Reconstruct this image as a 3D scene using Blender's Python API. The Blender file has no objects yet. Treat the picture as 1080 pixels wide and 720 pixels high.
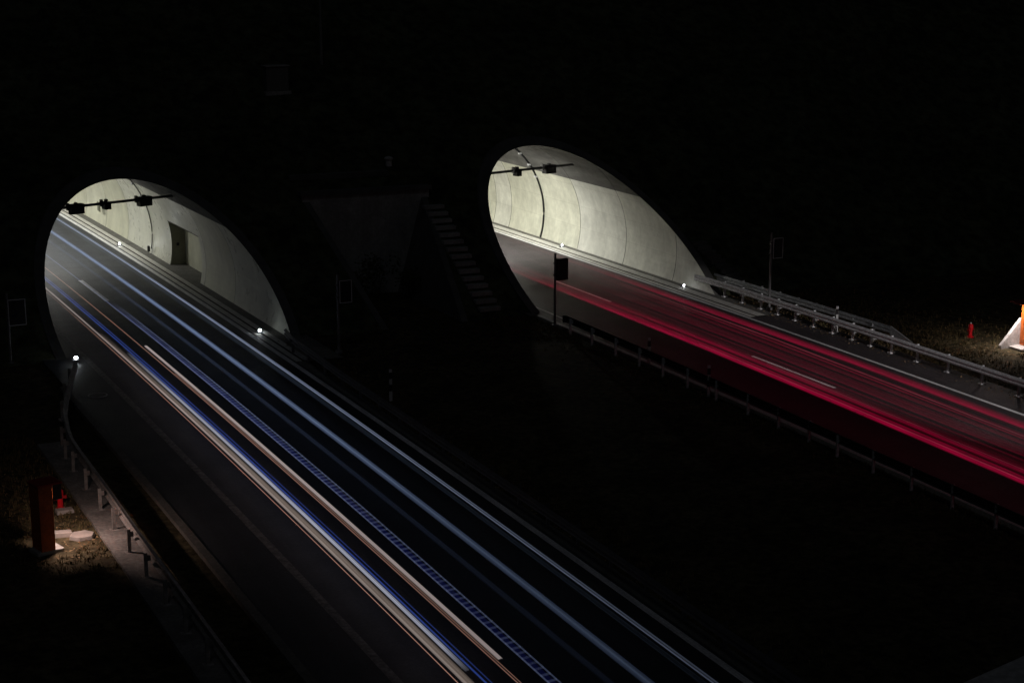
import bpy, bmesh, math, random
from mathutils import Vector, Matrix
random.seed(7)
sc = bpy.context.scene
col = sc.collection
K = 6.784836e-4            # the carriageways bend gently left: X shift = K/2 * Y^2
PI = math.pi


def W(X, Y, Z=0.0):        # road coordinates (across, along, up) -> world
    return Vector((X - K / 2 * Y * Y, Y, Z))


def heading(Y):
    return K * Y


# ---------------------------------------------------------------- materials
MATS = {}


def new_mat(name):
    m = bpy.data.materials.new(name)
    m.use_nodes = True
    nt = m.node_tree
    for n in list(nt.nodes):
        nt.nodes.remove(n)
    out = nt.nodes.new('ShaderNodeOutputMaterial')
    MATS[name] = m
    return m, nt, out


def noise(nt, scale, detail=6, rough=.6, vec=None, stretch=None):
    tc = nt.nodes.new('ShaderNodeTexCoord')
    v = tc.outputs['Object']
    if stretch:
        mp = nt.nodes.new('ShaderNodeMapping')
        mp.inputs['Scale'].default_value = stretch
        nt.links.new(v, mp.inputs['Vector'])
        v = mp.outputs[0]
    n = nt.nodes.new('ShaderNodeTexNoise')
    n.inputs['Scale'].default_value = scale
    n.inputs['Detail'].default_value = detail
    n.inputs['Roughness'].default_value = rough
    nt.links.new(v, n.inputs['Vector'])
    return n.outputs['Fac']


def ramp(nt, fac, stops):
    r = nt.nodes.new('ShaderNodeValToRGB')
    e = r.color_ramp.elements
    e[0].position, e[0].color = stops[0][0], (*stops[0][1], 1)
    e[1].position, e[1].color = stops[-1][0], (*stops[-1][1], 1)
    for p, c in stops[1:-1]:
        x = e.new(p)
        x.color = (*c, 1)
    nt.links.new(fac, r.inputs[0])
    return r.outputs[0]


def mul(nt, a, b, fac=1.0, mode='MULTIPLY'):
    m = nt.nodes.new('ShaderNodeMix')
    m.data_type = 'RGBA'
    m.blend_type = mode
    m.inputs['Factor'].default_value = fac
    nt.links.new(a, m.inputs[6])
    nt.links.new(b, m.inputs[7])
    return m.outputs[2]


def surf(name, c, var=.25, scale=3., rough=.8, metal=0., bump=.0, bscale=40., spec=.5, stain=None, fine=None, coat=0.):
    """varied surface: base colour c, broad variation, optional stretched stains and fine speckle, bump"""
    m, nt, out = new_mat(name)
    b = nt.nodes.new('ShaderNodeBsdfPrincipled')
    lo = tuple(x * (1 - var) for x in c)
    hi = tuple(min(1, x * (1 + var)) for x in c)
    cc = ramp(nt, noise(nt, scale), [(.3, lo), (.7, hi)])
    if stain:
        st, ssc, dark = stain
        s = ramp(nt, noise(nt, ssc, 5, .65, stretch=st), [(.42, (dark,) * 3), (.6, (1, 1, 1))])
        cc = mul(nt, cc, s)
    if fine:
        fs, fd = fine
        s = ramp(nt, noise(nt, fs, 3, .7), [(.38, (fd,) * 3), (.66, (2 - fd,) * 3)])
        cc = mul(nt, cc, s)
    nt.links.new(cc, b.inputs['Base Color'])
    rr = nt.nodes.new('ShaderNodeMapRange')
    rr.inputs[3].default_value = max(.05, rough - .12)
    rr.inputs[4].default_value = min(1, rough + .12)
    nt.links.new(noise(nt, scale * 2.3), rr.inputs[0])
    nt.links.new(rr.outputs[0], b.inputs['Roughness'])
    b.inputs['Metallic'].default_value = metal
    b.inputs['Specular IOR Level'].default_value = spec
    b.inputs['Coat Weight'].default_value = coat
    if bump:
        bp = nt.nodes.new('ShaderNodeBump')
        bp.inputs['Strength'].default_value = bump
        bp.inputs['Distance'].default_value = .02
        nt.links.new(noise(nt, bscale, 4, .7), bp.inputs['Height'])
        nt.links.new(bp.outputs[0], b.inputs['Normal'])
    nt.links.new(b.outputs[0], out.inputs[0])
    return m


def emit(name, c, s, attr=False, var=0.):
    m, nt, out = new_mat(name)
    e = nt.nodes.new('ShaderNodeEmission')
    e.inputs['Color'].default_value = (*c, 1)
    e.inputs['Strength'].default_value = s
    if attr:
        a = nt.nodes.new('ShaderNodeAttribute')
        a.attribute_name = 'glow'
        mm = nt.nodes.new('ShaderNodeMath')
        mm.operation = 'MULTIPLY'
        mm.inputs[1].default_value = s
        nt.links.new(a.outputs['Fac'], mm.inputs[0])
        if var:
            mr = nt.nodes.new('ShaderNodeMapRange')
            mr.inputs[1].default_value = .3
            mr.inputs[2].default_value = .7
            mr.inputs[3].default_value = 1 - var
            mr.inputs[4].default_value = 1 + var
            nt.links.new(noise(nt, 1., 3, .6, stretch=(8, .5, 8)), mr.inputs[0])
            m2 = nt.nodes.new('ShaderNodeMath')
            m2.operation = 'MULTIPLY'
            nt.links.new(mm.outputs[0], m2.inputs[0])
            nt.links.new(mr.outputs[0], m2.inputs[1])
            mm = m2
        nt.links.new(mm.outputs[0], e.inputs['Strength'])
    if attr:      # a trail is light in the air: it adds to what is behind it and casts no shadow
        tr = nt.nodes.new('ShaderNodeBsdfTransparent')
        ad = nt.nodes.new('ShaderNodeAddShader')
        nt.links.new(tr.outputs[0], ad.inputs[0])
        nt.links.new(e.outputs[0], ad.inputs[1])
        nt.links.new(ad.outputs[0], out.inputs[0])
    else:
        nt.links.new(e.outputs[0], out.inputs[0])
    return m


ASPH_L = surf('asphalt_dark', (.031, .035, .042), .22, .35, .62, bump=.5, bscale=28, stain=((1.6, .03, 1), 1.0, .72), fine=(9, .72))
ASPH_R = surf('asphalt_worn', (.042, .034, .037), .26, .35, .66, bump=.6, bscale=26, stain=((1.5, .03, 1), 1.0, .7), fine=(8, .6))
PAINT = surf('road_paint', (.84, .84, .84), .12, 2., .6, fine=(14, .8), stain=((4, .4, 1), 1., .72))
def wall_set(name, tones, rough, stain, fine, form):
    ms = []
    for n_, (c, dr) in enumerate(tones):
        m = surf('%s_%s' % (name, 'abc'[n_]), c, .10, .6, rough + dr, bump=.06 if form else .025, bscale=6, stain=stain, fine=fine)
        if form:      # faint marks of the formwork boards
            nt = m.node_tree
            b = [n for n in nt.nodes if n.type == 'BSDF_PRINCIPLED'][0]
            src = b.inputs['Base Color'].links[0].from_socket
            tc = nt.nodes.new('ShaderNodeTexCoord')
            mp = nt.nodes.new('ShaderNodeMapping')
            mp.inputs['Rotation'].default_value = (0, PI / 2, PI / 2)
            nt.links.new(tc.outputs['Object'], mp.inputs[0])
            sx = nt.nodes.new('ShaderNodeSeparateXYZ')
            nt.links.new(tc.outputs['Object'], sx.inputs[0])
            cx = nt.nodes.new('ShaderNodeCombineXYZ')
            nt.links.new(sx.outputs['Y'], cx.inputs['X'])
            nt.links.new(sx.outputs['Z'], cx.inputs['Y'])
            br = nt.nodes.new('ShaderNodeTexBrick')
            br.inputs['Color1'].default_value = (1, 1, 1, 1)
            br.inputs['Color2'].default_value = (.93, .93, .93, 1)
            br.inputs['Mortar'].default_value = (.74, .74, .72, 1)
            br.inputs['Scale'].default_value = 1.
            br.inputs['Mortar Size'].default_value = .016
            br.inputs['Mortar Smooth'].default_value = .6
            br.inputs['Brick Width'].default_value = 2.4
            br.inputs['Row Height'].default_value = 1.22
            nt.links.new(cx.outputs[0], br.inputs[0])
            nt.links.new(mul(nt, src, br.outputs[0], .8), b.inputs['Base Color'])
        ms.append(m)
    return ms


WALLP = wall_set('coated_wall', [((.60, .60, .47), 0), ((.56, .56, .43), .05), ((.60, .605, .51), -.06)], .36, ((.5, .8, .2), 1.0, .90), (1.6, .94), False)
WALLR = wall_set('worn_wall', [((.62, .62, .55), 0), ((.58, .58, .48), .05), ((.63, .63, .57), 0)], .55, ((.6, .9, .45), 1.3, .88), (2.2, .92), True)
CEIL = surf('bare_concrete', (.135, .132, .125), .25, .7, .85, bump=.3, bscale=9, stain=((2., .25, 1), 1., .68))
CONC = surf('concrete', (.34, .335, .32), .2, 1.2, .85, bump=.35, bscale=16, stain=((1.4, 1.4, .3), 1., .75), fine=(10, .85))
RIM = surf('dark_concrete', (.09, .09, .085), .3, 1.2, .9, bump=.4, bscale=14)  # darker concrete tone for rims, copings, channel and right stairs
CONC_W = surf('pale_concrete', (.50, .49, .485), .12, 3., .8, bump=.3, bscale=22, fine=(9, .8))
KERB = surf('kerb_concrete', (.55, .545, .50), .18, 1.5, .8, bump=.3, bscale=20, fine=(10, .8))
PATHM = surf('footway_dark', (.12, .117, .105), .25, 1.3, .85, bump=.4, bscale=22, fine=(9, .75))
SLOT = surf('dark_slot', (.012, .012, .012), .2, 4., .9)
JOINT = surf('joint_sealant', (.045, .045, .04), .25, 2., .8)
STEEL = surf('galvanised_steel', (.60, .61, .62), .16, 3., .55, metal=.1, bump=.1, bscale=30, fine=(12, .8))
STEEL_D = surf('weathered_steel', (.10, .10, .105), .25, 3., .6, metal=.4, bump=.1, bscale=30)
STEEL_B = surf('silhouette_steel', (.028, .028, .03), .3, 3., .6, metal=.2, bump=.1, bscale=30)  # steel blackened to paint in the near rail's unlit silhouette
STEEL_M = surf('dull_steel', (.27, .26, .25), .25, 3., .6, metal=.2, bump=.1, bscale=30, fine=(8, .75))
STRIP = surf('grey_concrete_strip', (.20, .195, .185), .25, 1.5, .85, bump=.4, bscale=18, fine=(9, .75), stain=((.8, .8, 1), 1., .7))
BLACK = surf('black_housing', (.012, .012, .014), .25, 6., .5)
BORDER = surf('grey_border', (.5, .5, .5), .08, 4., .5)
POLE = surf('pole_steel', (.20, .20, .20), .2, 4., .55, metal=.4)
ORANGE = surf('orange_cabinet', (.42, .095, .014), .12, 4., .45, bump=.05, bscale=30, fine=(10, .85))
ORANGE_D = surf('shaded_orange', (.42, .085, .014), .18, 3., .55, bump=.05, bscale=30, fine=(9, .8))  # cabinet orange with the shade of its dark side put into the colour
RED = surf('red_enamel', (.62, .012, .02), .12, 5., .35, fine=(12, .8))
REDREF = surf('dark_red', (.3, .01, .012), .12, 5., .4)
WHITE = surf('white_plastic', (.5, .5, .5), .06, 5., .4)
DOORM = surf('niche_panel', (.30, .30, .22), .12, 3., .6)
SOIL = surf('grass_ground', (.062, .052, .030), .45, .5, .95, bump=.8, bscale=7, fine=(3.5, .45), spec=.1)
HILL = surf('grass_slope', (.055, .06, .035), .4, .35, .95, bump=.8, bscale=4, fine=(1.6, .5), spec=.1)
STONE = surf('pale_stone', (.30, .28, .26), .2, 3., .8, bump=.5, bscale=12)
BARK = surf('bark', (.09, .07, .05), .3, 8., .9)


def leafmat(name, a, b):
    m, nt, out = new_mat(name)
    bs = nt.nodes.new('ShaderNodeBsdfPrincipled')
    oi = nt.nodes.new('ShaderNodeNewGeometry')
    nt.links.new(ramp(nt, oi.outputs['Random Per Island'], [(0, a), (1, b)]), bs.inputs['Base Color'])
    bs.inputs['Roughness'].default_value = .8
    bs.inputs['Specular IOR Level'].default_value = .2
    nt.links.new(bs.outputs[0], out.inputs[0])
    return m


GRASS = leafmat('grass_blades', (.06, .065, .022), (.20, .14, .075))
LITTER = leafmat('dry_leaves', (.10, .055, .025), (.30, .22, .12))
LEAF = leafmat('shrub_leaves', (.03, .045, .018), (.085, .09, .04))


# ---------------------------------------------------------------- mesh helpers
class MB:
    """collects faces in road coordinates (warp=True) or local coordinates, builds ONE mesh object"""

    def __init__(s, warp=True):
        s.v, s.f, s.mi, s.warp, s.glow = [], [], [], warp, []
        s.cur = 1.

    def p(s, X, Y, Z):
        s.v.append(W(X, Y, Z) if s.warp else Vector((X, Y, Z)))
        s.glow.append(s.cur)
        return len(s.v) - 1

    def face(s, idx, mi=0):
        s.f.append(idx)
        s.mi.append(mi)

    def box(s, x0, x1, y0, y1, z0, z1, mi=0, rot=None, nseg=1):
        if nseg > 1:
            for i in range(nseg):
                pass
        c = [(x0, y0, z0), (x1, y0, z0), (x1, y1, z0), (x0, y1, z0), (x0, y0, z1), (x1, y0, z1), (x1, y1, z1), (x0, y1, z1)]
        if rot:
            c = [tuple(rot @ Vector(q)) for q in c]
        i = [s.p(*q) for q in c]
        for q in ((3, 2, 1, 0), (4, 5, 6, 7), (0, 1, 5, 4), (1, 2, 6, 5), (2, 3, 7, 6), (3, 0, 4, 7)):
            s.face([i[a] for a in q], mi)

    def strip(s, xs, z, ys, mi=0):
        """flat ribbon between xs=(x0,x1) along ys"""
        prev = None
        for y in ys:
            a = (s.p(xs[0], y, z), s.p(xs[1], y, z))
            if prev:
                s.face([prev[0], prev[1], a[1], a[0]], mi)
            prev = a

    def bar(s, x0, x1, z0, z1, ys, mi=0):
        """box section running along the road"""
        prev = None
        for y in ys:
            a = [s.p(x0, y, z0), s.p(x1, y, z0), s.p(x1, y, z1), s.p(x0, y, z1)]
            if prev:
                for j in range(4):
                    k = (j + 1) % 4
                    s.face([prev[j], prev[k], a[k], a[j]], mi)
            else:
                s.face([a[3], a[2], a[1], a[0]], mi)
            prev = a
        s.face(prev, mi)

    def tube(s, pts, r, n=8, mi=0, cap=True, glow=None):
        pts = [Vector(q) for q in pts]
        prev = None
        for k, q in enumerate(pts):
            t = (pts[min(k + 1, len(pts) - 1)] - pts[max(k - 1, 0)]).normalized()
            u = t.cross(Vector((0, 0, 1)))
            u = u.normalized() if u.length > 1e-4 else Vector((1, 0, 0))
            w = u.cross(t).normalized()
            rr = r[k] if isinstance(r, (list, tuple)) else r
            if glow:
                s.cur = glow[k]
            ring = [s.p(*(q + rr * (math.cos(2 * PI * j / n) * u + math.sin(2 * PI * j / n) * w))) for j in range(n)]
            if prev:
                for j in range(n):
                    s.face([prev[j], prev[(j + 1) % n], ring[(j + 1) % n], ring[j]], mi)
            elif cap:
                s.face(ring[::-1], mi)
            prev = ring
        if cap:
            s.face(prev, mi)
        s.cur = 1.

    def lathe(s, prof, n=20, mi=0, cx=0, cy=0):
        prev = None
        for r, z in prof:
            ring = [s.p(cx + r * math.cos(2 * PI * j / n), cy + r * math.sin(2 * PI * j / n), z) for j in range(n)]
            if prev:
                for j in range(n):
                    s.face([prev[j], prev[(j + 1) % n], ring[(j + 1) % n], ring[j]], mi)
            else:
                s.face(ring[::-1], mi)
            prev = ring
        s.face(prev, mi)

    def build(s, name, mats, parent=None, smooth=False, glow=False, bevel=0., fixn=True):
        me = bpy.data.meshes.new(name)
        me.from_pydata([tuple(q) for q in s.v], [], s.f)
        if not isinstance(mats, (list, tuple)):
            mats = [mats]
        for m in mats:
            me.materials.append(m)
        for p, i in zip(me.polygons, s.mi):
            p.material_index = i
            p.use_smooth = smooth
        if glow:
            a = me.attributes.new('glow', 'FLOAT', 'POINT')
            a.data.foreach_set('value', s.glow)
        if fixn:
            bm = bmesh.new()
            bm.from_mesh(me)
            bmesh.ops.recalc_face_normals(bm, faces=bm.faces)
            bm.to_mesh(me)
            bm.free()
        me.update()
        o = bpy.data.objects.new(name, me)
        col.objects.link(o)
        if parent:
            o.parent = parent
        if bevel:
            b = o.modifiers.new('bevel', 'BEVEL')
            b.width = bevel
            b.segments = 2
            b.limit_method = 'ANGLE'
        return o


def thing(name, label, cat, loc=(0, 0, 0), rz=0., group=None):
    o = bpy.data.objects.new(name, None)
    o.empty_display_size = .2
    col.objects.link(o)
    o.location = loc
    o.rotation_euler = (0, 0, rz)
    return tag(o, label, cat, group)


def tag(o, label, cat, group=None):
    o['label'] = label
    o['category'] = cat
    if group:
        o['group'] = group
    return o


def struct(o):
    o['kind'] = 'structure'
    return o


def copy_tree(o, parent=None):
    c = o.copy()
    col.objects.link(c)
    c.parent = parent
    for ch in list(o.children):
        copy_tree(ch, c)
    return c


def frange(a, b, step):
    n = max(1, int(math.ceil((b - a) / step)))
    return [a + (b - a) * i / n for i in range(n + 1)]


# ---------------------------------------------------------------- the two tunnels
# inner circle centre X, centre Z, radius, mitred mouth plane Y = Y0 + a (X - Xc) + b Z
TL = dict(xc=16.708, zc=1.128, r=4.9305, Y0=70.649, a=-.021, b=1.623)
TR = dict(xc=38.551, zc=1.447, r=5.0085, Y0=71.418, a=.039, b=1.639)
FAR = 185.
CUT = 4.0       # height of the pale wall coating


def mouthY(T, X, Z):
    return T['Y0'] + T['a'] * (X - T['xc']) + T['b'] * Z


def profile(T, r, zmin, zs=()):
    """points (X, Z) round the vault from the right foot over the crown to the left foot"""
    a0 = math.asin((zmin - T['zc']) / r)
    n = 64
    ang = [a0 + (PI - 2 * a0) * i / n for i in range(n + 1)]
    for z in zs:
        a = math.asin((z - T['zc']) / r)
        ang += [a, PI - a]
    ang = sorted(set(round(a, 6) for a in ang))
    return [(T['xc'] + r * math.cos(a), T['zc'] + r * math.sin(a)) for a in ang]


def build_tunnel(T, label, joints, wallmat, niche=None):
    root = thing('road_tunnel', label, 'tunnel', W(T['xc'], T['Y0'], 0), 0, 'tunnels under the hillside')
    inv = root.location.copy()
    zs = [CUT] + ([2.35] if niche else [])
    prof = profile(T, T['r'], -.12, zs)
    mb = MB()
    ycuts = frange(68., FAR, 1.2)
    for j in joints:
        ycuts += [j - .02, j, j + .02]
    if niche:
        ycuts += [niche[0], niche[1]]
    ycuts = sorted(set(round(y, 4) for y in ycuts))

    def rad(y):
        for j in joints:
            if abs(y - j) < .001:
                return .05
        return 0.

    cols = []
    for (X, Z) in prof:
        y0 = mouthY(T, X, Z)
        d = Vector((X - T['xc'], Z - T['zc'])).normalized()
        row = {}
        row['m'] = mb.p(X, y0, Z)
        for y in ycuts:
            if y > y0 + .02:
                g = rad(y)
                row[y] = mb.p(X + d.x * g, y, Z + d.y * g)
        cols.append((y0, row, X, Z))
    for i in range(len(prof) - 1):
        A, B = cols[i], cols[i + 1]
        zmid = (A[3] + B[3]) / 2
        right = (A[2] + B[2]) / 2 > T['xc']
        ya = [('m', A[0])] + [(y, y) for y in ycuts if y in A[1]]
        yb = [('m', B[0])] + [(y, y) for y in ycuts if y in B[1]]
        ia = ib = 0
        # stitch the two columns
        while ia < len(ya) - 1 or ib < len(yb) - 1:
            na = ya[ia + 1][1] if ia < len(ya) - 1 else 1e9
            nb = yb[ib + 1][1] if ib < len(yb) - 1 else 1e9
            ylo = max(ya[ia][1], yb[ib][1]) if abs(na - nb) < 1e-6 else min(na, nb)
            yr = min(na, nb)
            blk = sum(1 for j in joints if j < yr - .001)
            mi = (0, 3, 4, 0, 4, 3)[(blk + (2 if right else 0)) % 6] if zmid < CUT else 1
            for j in joints:
                if j - .021 < yr - .001 <= j + .021:
                    mi = 2
            skip = niche and right and zmid < 2.35 and niche[0] < yr - .001 <= niche[1] + .001
            if abs(na - nb) < 1e-6:
                if not skip:
                    mb.face([A[1][ya[ia][0]], A[1][ya[ia + 1][0]], B[1][yb[ib + 1][0]], B[1][yb[ib][0]]], mi)
                ia += 1
                ib += 1
            elif na < nb:
                if not skip:
                    mb.face([A[1][ya[ia][0]], A[1][ya[ia + 1][0]], B[1][yb[ib][0]]], mi)
                ia += 1
            else:
                if not skip:
                    mb.face([A[1][ya[ia][0]], B[1][yb[ib + 1][0]], B[1][yb[ib][0]]], mi)
                ib += 1
    o = mb.build('lining', [wallmat[0], CEIL, JOINT, wallmat[1], wallmat[2]], root, fixn=False)
    o.matrix_parent_inverse = Matrix.Translation(-inv)
    # collar: the mitred end face of the lining and its outer rim
    mb = MB()
    pr2 = profile(T, T['r'] + .42, -.3)
    n = 90
    a0 = math.asin((-.12 - T['zc']) / T['r'])
    a1 = math.asin((-.12 - T['zc']) / (T['r'] + .42))
    prev = None
    for i in range(n + 1):
        t = i / n
        aa, ab = a0 + (PI - 2 * a0) * t, a1 + (PI - 2 * a1) * t
        pi = (T['xc'] + T['r'] * math.cos(aa), T['zc'] + T['r'] * math.sin(aa))
        po = (T['xc'] + (T['r'] + .42) * math.cos(ab), T['zc'] + (T['r'] + .42) * math.sin(ab))
        yi, yo = mouthY(T, *pi), mouthY(T, *po)
        ids = (mb.p(pi[0], yi - .002, pi[1]), mb.p(po[0], yo, po[1]), mb.p(po[0], yo + 1.6, po[1]))
        if prev:
            mb.face([prev[0], prev[1], ids[1], ids[0]])
            mb.face([prev[1], prev[2], ids[2], ids[1]])
        prev = ids
    o = mb.build('portal_rim', RIM, root, fixn=False)
    o.matrix_parent_inverse = Matrix.Translation(-inv)
    if niche:
        y0, y1, dep = niche
        mb = MB()
        ring = [q for q in prof if q[0] > T['xc'] and q[1] <= 2.351]
        xb = T['xc'] + T['r'] + dep
        for (ye) in (y0, y1):
            idx = [mb.p(X, ye, Z) for X, Z in ring] + [mb.p(xb, ye, 2.35), mb.p(xb, ye, -.12)]
            mb.face(idx, 1 if ye == y1 else 0)
        a, b, c, d = [mb.p(xb, y0, -.12), mb.p(xb, y1, -.12), mb.p(xb, y1, 2.35), mb.p(xb, y0, 2.35)]
        mb.face([a, b, c, d])
        xt = ring[-1][0]
        mb.face([mb.p(xt, y0, 2.35), mb.p(xt, y1, 2.35), mb.p(xb, y1, 2.35), mb.p(xb, y0, 2.35)])
        o = mb.build('emergency_niche', [wallmat[0], DOORM], root, fixn=False)
        o.matrix_parent_inverse = Matrix.Translation(-inv)
        mb = MB()     # door handle plate on the side face
        mb.box(xb - .47, xb - .33, y1 - .06, y1 - .012, 1.0, 1.16)
        h = mb.build('door_handle', BLACK, o)
        mb = MB()     # thin frame round the opening's head
        mb.box(xt - .01, xt + .06, y0 - .05, y1 + .05, 2.352, 2.42)
        h = mb.build('lintel', JOINT, o)
    return root


JL = [79.0, 83.9, 99.1, 104.2, 109.2, 114.3, 119.4, 124.5]
JR = [75.6, 80.7, 85.8, 94.4, 96.5, 101.6, 106.7, 111.8]
tunL = build_tunnel(TL, 'left road tunnel with mitred mouth and an emergency niche in its pale wall', JL, WALLP, (84.6, 90.2, .72))
tunR = build_tunnel(TR, 'right road tunnel with worn pale concrete walls and red streaked road', JR, WALLR)


def conduit(T, Y, z0, label, rr=.055):
    """cable duct following the vault from the wall foot up to the crown"""
    r = T['r'] - .05
    a0 = math.asin((z0 - T['zc']) / r)
    mb = MB()
    pts = [(T['xc'] + r * math.cos(a0 + (1.45 - a0) * i / 40), Y, T['zc'] + r * math.sin(a0 + (1.45 - a0) * i / 40)) for i in range(41)]
    mb.tube(pts, rr, 8)
    root = thing('cable_duct', label, 'cable', W(T['xc'] + T['r'], Y, z0), 0, 'cable ducts on the tunnel walls')
    o = mb.build('duct', BLACK, root, smooth=True)
    o.matrix_parent_inverse = Matrix.Translation(-root.location)
    for a in (.45, .62, .8):
        mb = MB()
        X, Z = T['xc'] + (r - .03) * math.cos(a), T['zc'] + (r - .03) * math.sin(a)
        mb.box(X - .07, X + .07, Y - .09, Y + .09, Z - .05, Z + .05)
        o = mb.build('clamp', STEEL, root)
        o.matrix_parent_inverse = Matrix.Translation(-root.location)
    return root


conduit(TR, 90.17, .02, 'thick dark cable duct curving up the wall of the right tunnel')
cd = conduit(TL, 93.95, .25, 'thin dark cable hanging down the wall of the left tunnel', .03)
mb = MB()
mb.box(21.30, 21.42, 93.86, 94.04, .1, .42)
o = mb.build('end_box', BLACK, cd)
o.matrix_parent_inverse = Matrix.Translation(-cd.location)

# small sign plate on the left tunnel wall
mb = MB(False)
mb.box(-.03, .03, -.38, .38, 0, .55)
sp = mb.build('wall_sign', surf('olive_plate', (.10, .10, .06), .2, 6., .5), bevel=.01)
sp.location = W(21.33, 104.9, .85)
tag(sp, 'small dark olive plate on the far wall of the left tunnel', 'sign')


# ---------------------------------------------------------------- luminaires
LENS = emit('lamp_lens', (1., .975, .85), 225.)
LENS_1 = emit('lamp_lens_white', (1., .985, .91), 640.)
LENS_W = emit('lamp_lens_cool', (1., .985, .92), 225.)


def luminaire(T, X, Y, z, label, lens, group, w=.34, l=1.5, shade=0):
    root = thing('tunnel_luminaire', label, 'lamp', W(X, Y, z), heading(Y), group)
    mb = MB(False)
    mb.box(-w / 2 - .06, w / 2 + .06, -l / 2 - .08, l / 2 + .08, .0, .16)
    mb.box(-.05, .05, -.05, .05, .16, .16 + max(.05, T['zc'] + math.sqrt(T['r'] ** 2 - (X - T['xc']) ** 2) - z - .16))
    mb.build('housing', STEEL_D, root)
    mb = MB(False)
    a = [mb.p(-w / 2, -l / 2, -.004), mb.p(-w / 2, l / 2, -.004), mb.p(w / 2, l / 2, -.004), mb.p(w / 2, -l / 2, -.004)]
    mb.face(a)
    mb.build('lens', lens, root, fixn=False)
    if shade:          # baffle on the mouth side, put in unseen to dim the outer wall
        mb = MB(False)
        mb.box(-w / 2 - .1, w / 2 + .1, -l / 2 - .22, -l / 2 - .2, -shade, .16)
        mb.build('added_baffle', STEEL_D, root)
    return root


ords = ['first', 'second', 'third', 'fourth', 'fifth', 'sixth', 'seventh', 'eighth', 'ninth', 'tenth']
for i in range(8):
    luminaire(TR, 37.75, 87.6 + 6.2 * i, 5.62, ords[i] + ' ceiling luminaire from the mouth of the right tunnel', LENS if i else LENS_1, 'ceiling luminaires of the right tunnel', shade=.82 if i == 0 else .6)
for i in range(8):
    luminaire(TL, 16.0, 94.6 + 6.2 * i, 5.2, ords[i] + ' ceiling luminaire from the mouth of the left tunnel', LENS_W, 'ceiling luminaires of the left tunnel', shade=.4)


# ---------------------------------------------------------------- cross bars with detector boxes at the mouths
def cross_bar(A, B, z, boxes, label):
    a, b = W(A[0], A[1], z), W(B[0], B[1], z)
    rz = math.atan2((b - a).y, (b - a).x)
    L = (b - a).length
    root = thing('detector_bar', label, 'bar', a, rz, 'detector bars across the tunnel mouths')
    mb = MB(False)
    mb.box(0, L, -.05, .05, -.06, .06)
    mb.build('beam', STEEL_D, root, bevel=.01)
    for (t, w, h) in boxes:
        mb = MB(False)
        x = t * L
        mb.box(x - w / 2, x + w / 2, -.22, .16, -.27 - h * .2, .06 + h * .2)
        mb.box(x - w / 2 + .06, x + w / 2 - .06, -.27, -.22, -.2, .03)
        mb.box(x - .06, x + .06, -.1, .1, .06, .2)
        bx = mb.build('detector_box', BLACK, root, bevel=.015)
    for (t, w, h) in boxes:
        mb = MB(False)
        x = t * L - w / 2 - .1
        mb.box(x - .05, x + .05, -.09, .09, -.14, .2)
        mb.build('clamp', STEEL if B[0] > 30 else STEEL_D, root)
    return root


cross_bar((34.95, 81.9), (42.05, 83.87), 5.07, [(.455, .32, .1), (.76, .70, .3)], 'dark cross bar with two boxes in the right tunnel mouth')
cross_bar((13.25, 82.24), (20.32, 84.63), 4.52, [(.27, .68, .35), (.49, .32, .1), (.775, .68, .35)], 'dark cross bar with three boxes in the left tunnel mouth')


# ---------------------------------------------------------------- roads
YR = frange(-60, FAR, 3.)
mb = MB()
mb.strip((10.9, 20.35), 0, YR)
struct(mb.build('asphalt_road', ASPH_L))
mb = MB()
mb.strip((33.45, 42.05), 0, YR)
struct(mb.build('asphalt_road', ASPH_R))


def mark(x0, x1, y0, y1, z=.004, m=PAINT):
    mb = MB()
    mb.strip((x0, x1), z, frange(y0, y1, 2.))
    return struct(mb.build('lane_marking', m))


PAINT_DIM = surf('unlit_paint', (.16, .155, .15), .25, 1.5, .7, fine=(6, .6))  # marking paint darkened to carry the dark of the unlit left road
mark(20.02, 20.24, -40, FAR)
mark(12.52, 12.76, -40, FAR, m=PAINT_DIM)
for i in range(-4, 6):
    mark(16.05, 16.28, 81.9 + 18 * i, 87.6 + 18 * i, m=PAINT if i >= 0 else PAINT_DIM)
mark(41.80, 41.97, -40, FAR)
mark(34.05, 34.17, 66, FAR)
for i in range(-4, 6):
    mark(37.84, 37.98, 72.1 + 18 * i, 77.9 + 18 * i)

# gutters, slots and footways on the far side of each carriageway
mb = MB()
ys = frange(66.5, FAR, 3.)
mb.strip((20.35, 20.62), .0, ys, 0)
mb.strip((20.62, 20.70), -.03, ys, 1)
mb.strip((20.70, 20.98), .02, ys, 0)
mb.strip((20.98, 22.4), -.02, ys, 2)
mb.strip((11.0, 12.0), .012, frange(70.5, FAR, 3.), 2)
struct(mb.build('footway', [KERB, SLOT, PATHM], fixn=False))
mb = MB()
mb.strip((20.35, 20.8), -.01, frange(-60, 66.5, 3.), 0)
struct(mb.build('road_shoulder', [PATHM], fixn=False))
mb = MB()
mb.strip((42.05, 42.36), .0, ys, 0)
mb.strip((42.36, 42.43), -.03, ys, 1)
mb.strip((42.43, 42.92), .02, ys, 0)
mb.strip((42.92, 43.7), -.01, ys, 2)
mb.strip((33.0, 33.45), .0, frange(70.5, FAR, 3.), 2)
struct(mb.build('footway', [KERB, SLOT, PATHM], fixn=False))
mb = MB()
mb.strip((42.05, 44.0), -.012, frange(-60, 66.5, 3.), 0)
struct(mb.build('road_shoulder', [ASPH_R], fixn=False))
mb = MB()
mb.bar(33.2, 33.45, -.1, .06, frange(-60, 70.5, 3.))
struct(mb.build('kerb', KERB))
mb = MB()
mb.bar(10.65, 10.9, -.1, .05, frange(-60, 66, 3.))
struct(mb.build('kerb', PATHM))
mb = MB()
mb.bar(8.42, 9.45, -.15, .02, frange(25, 58.5, 3.))
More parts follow.
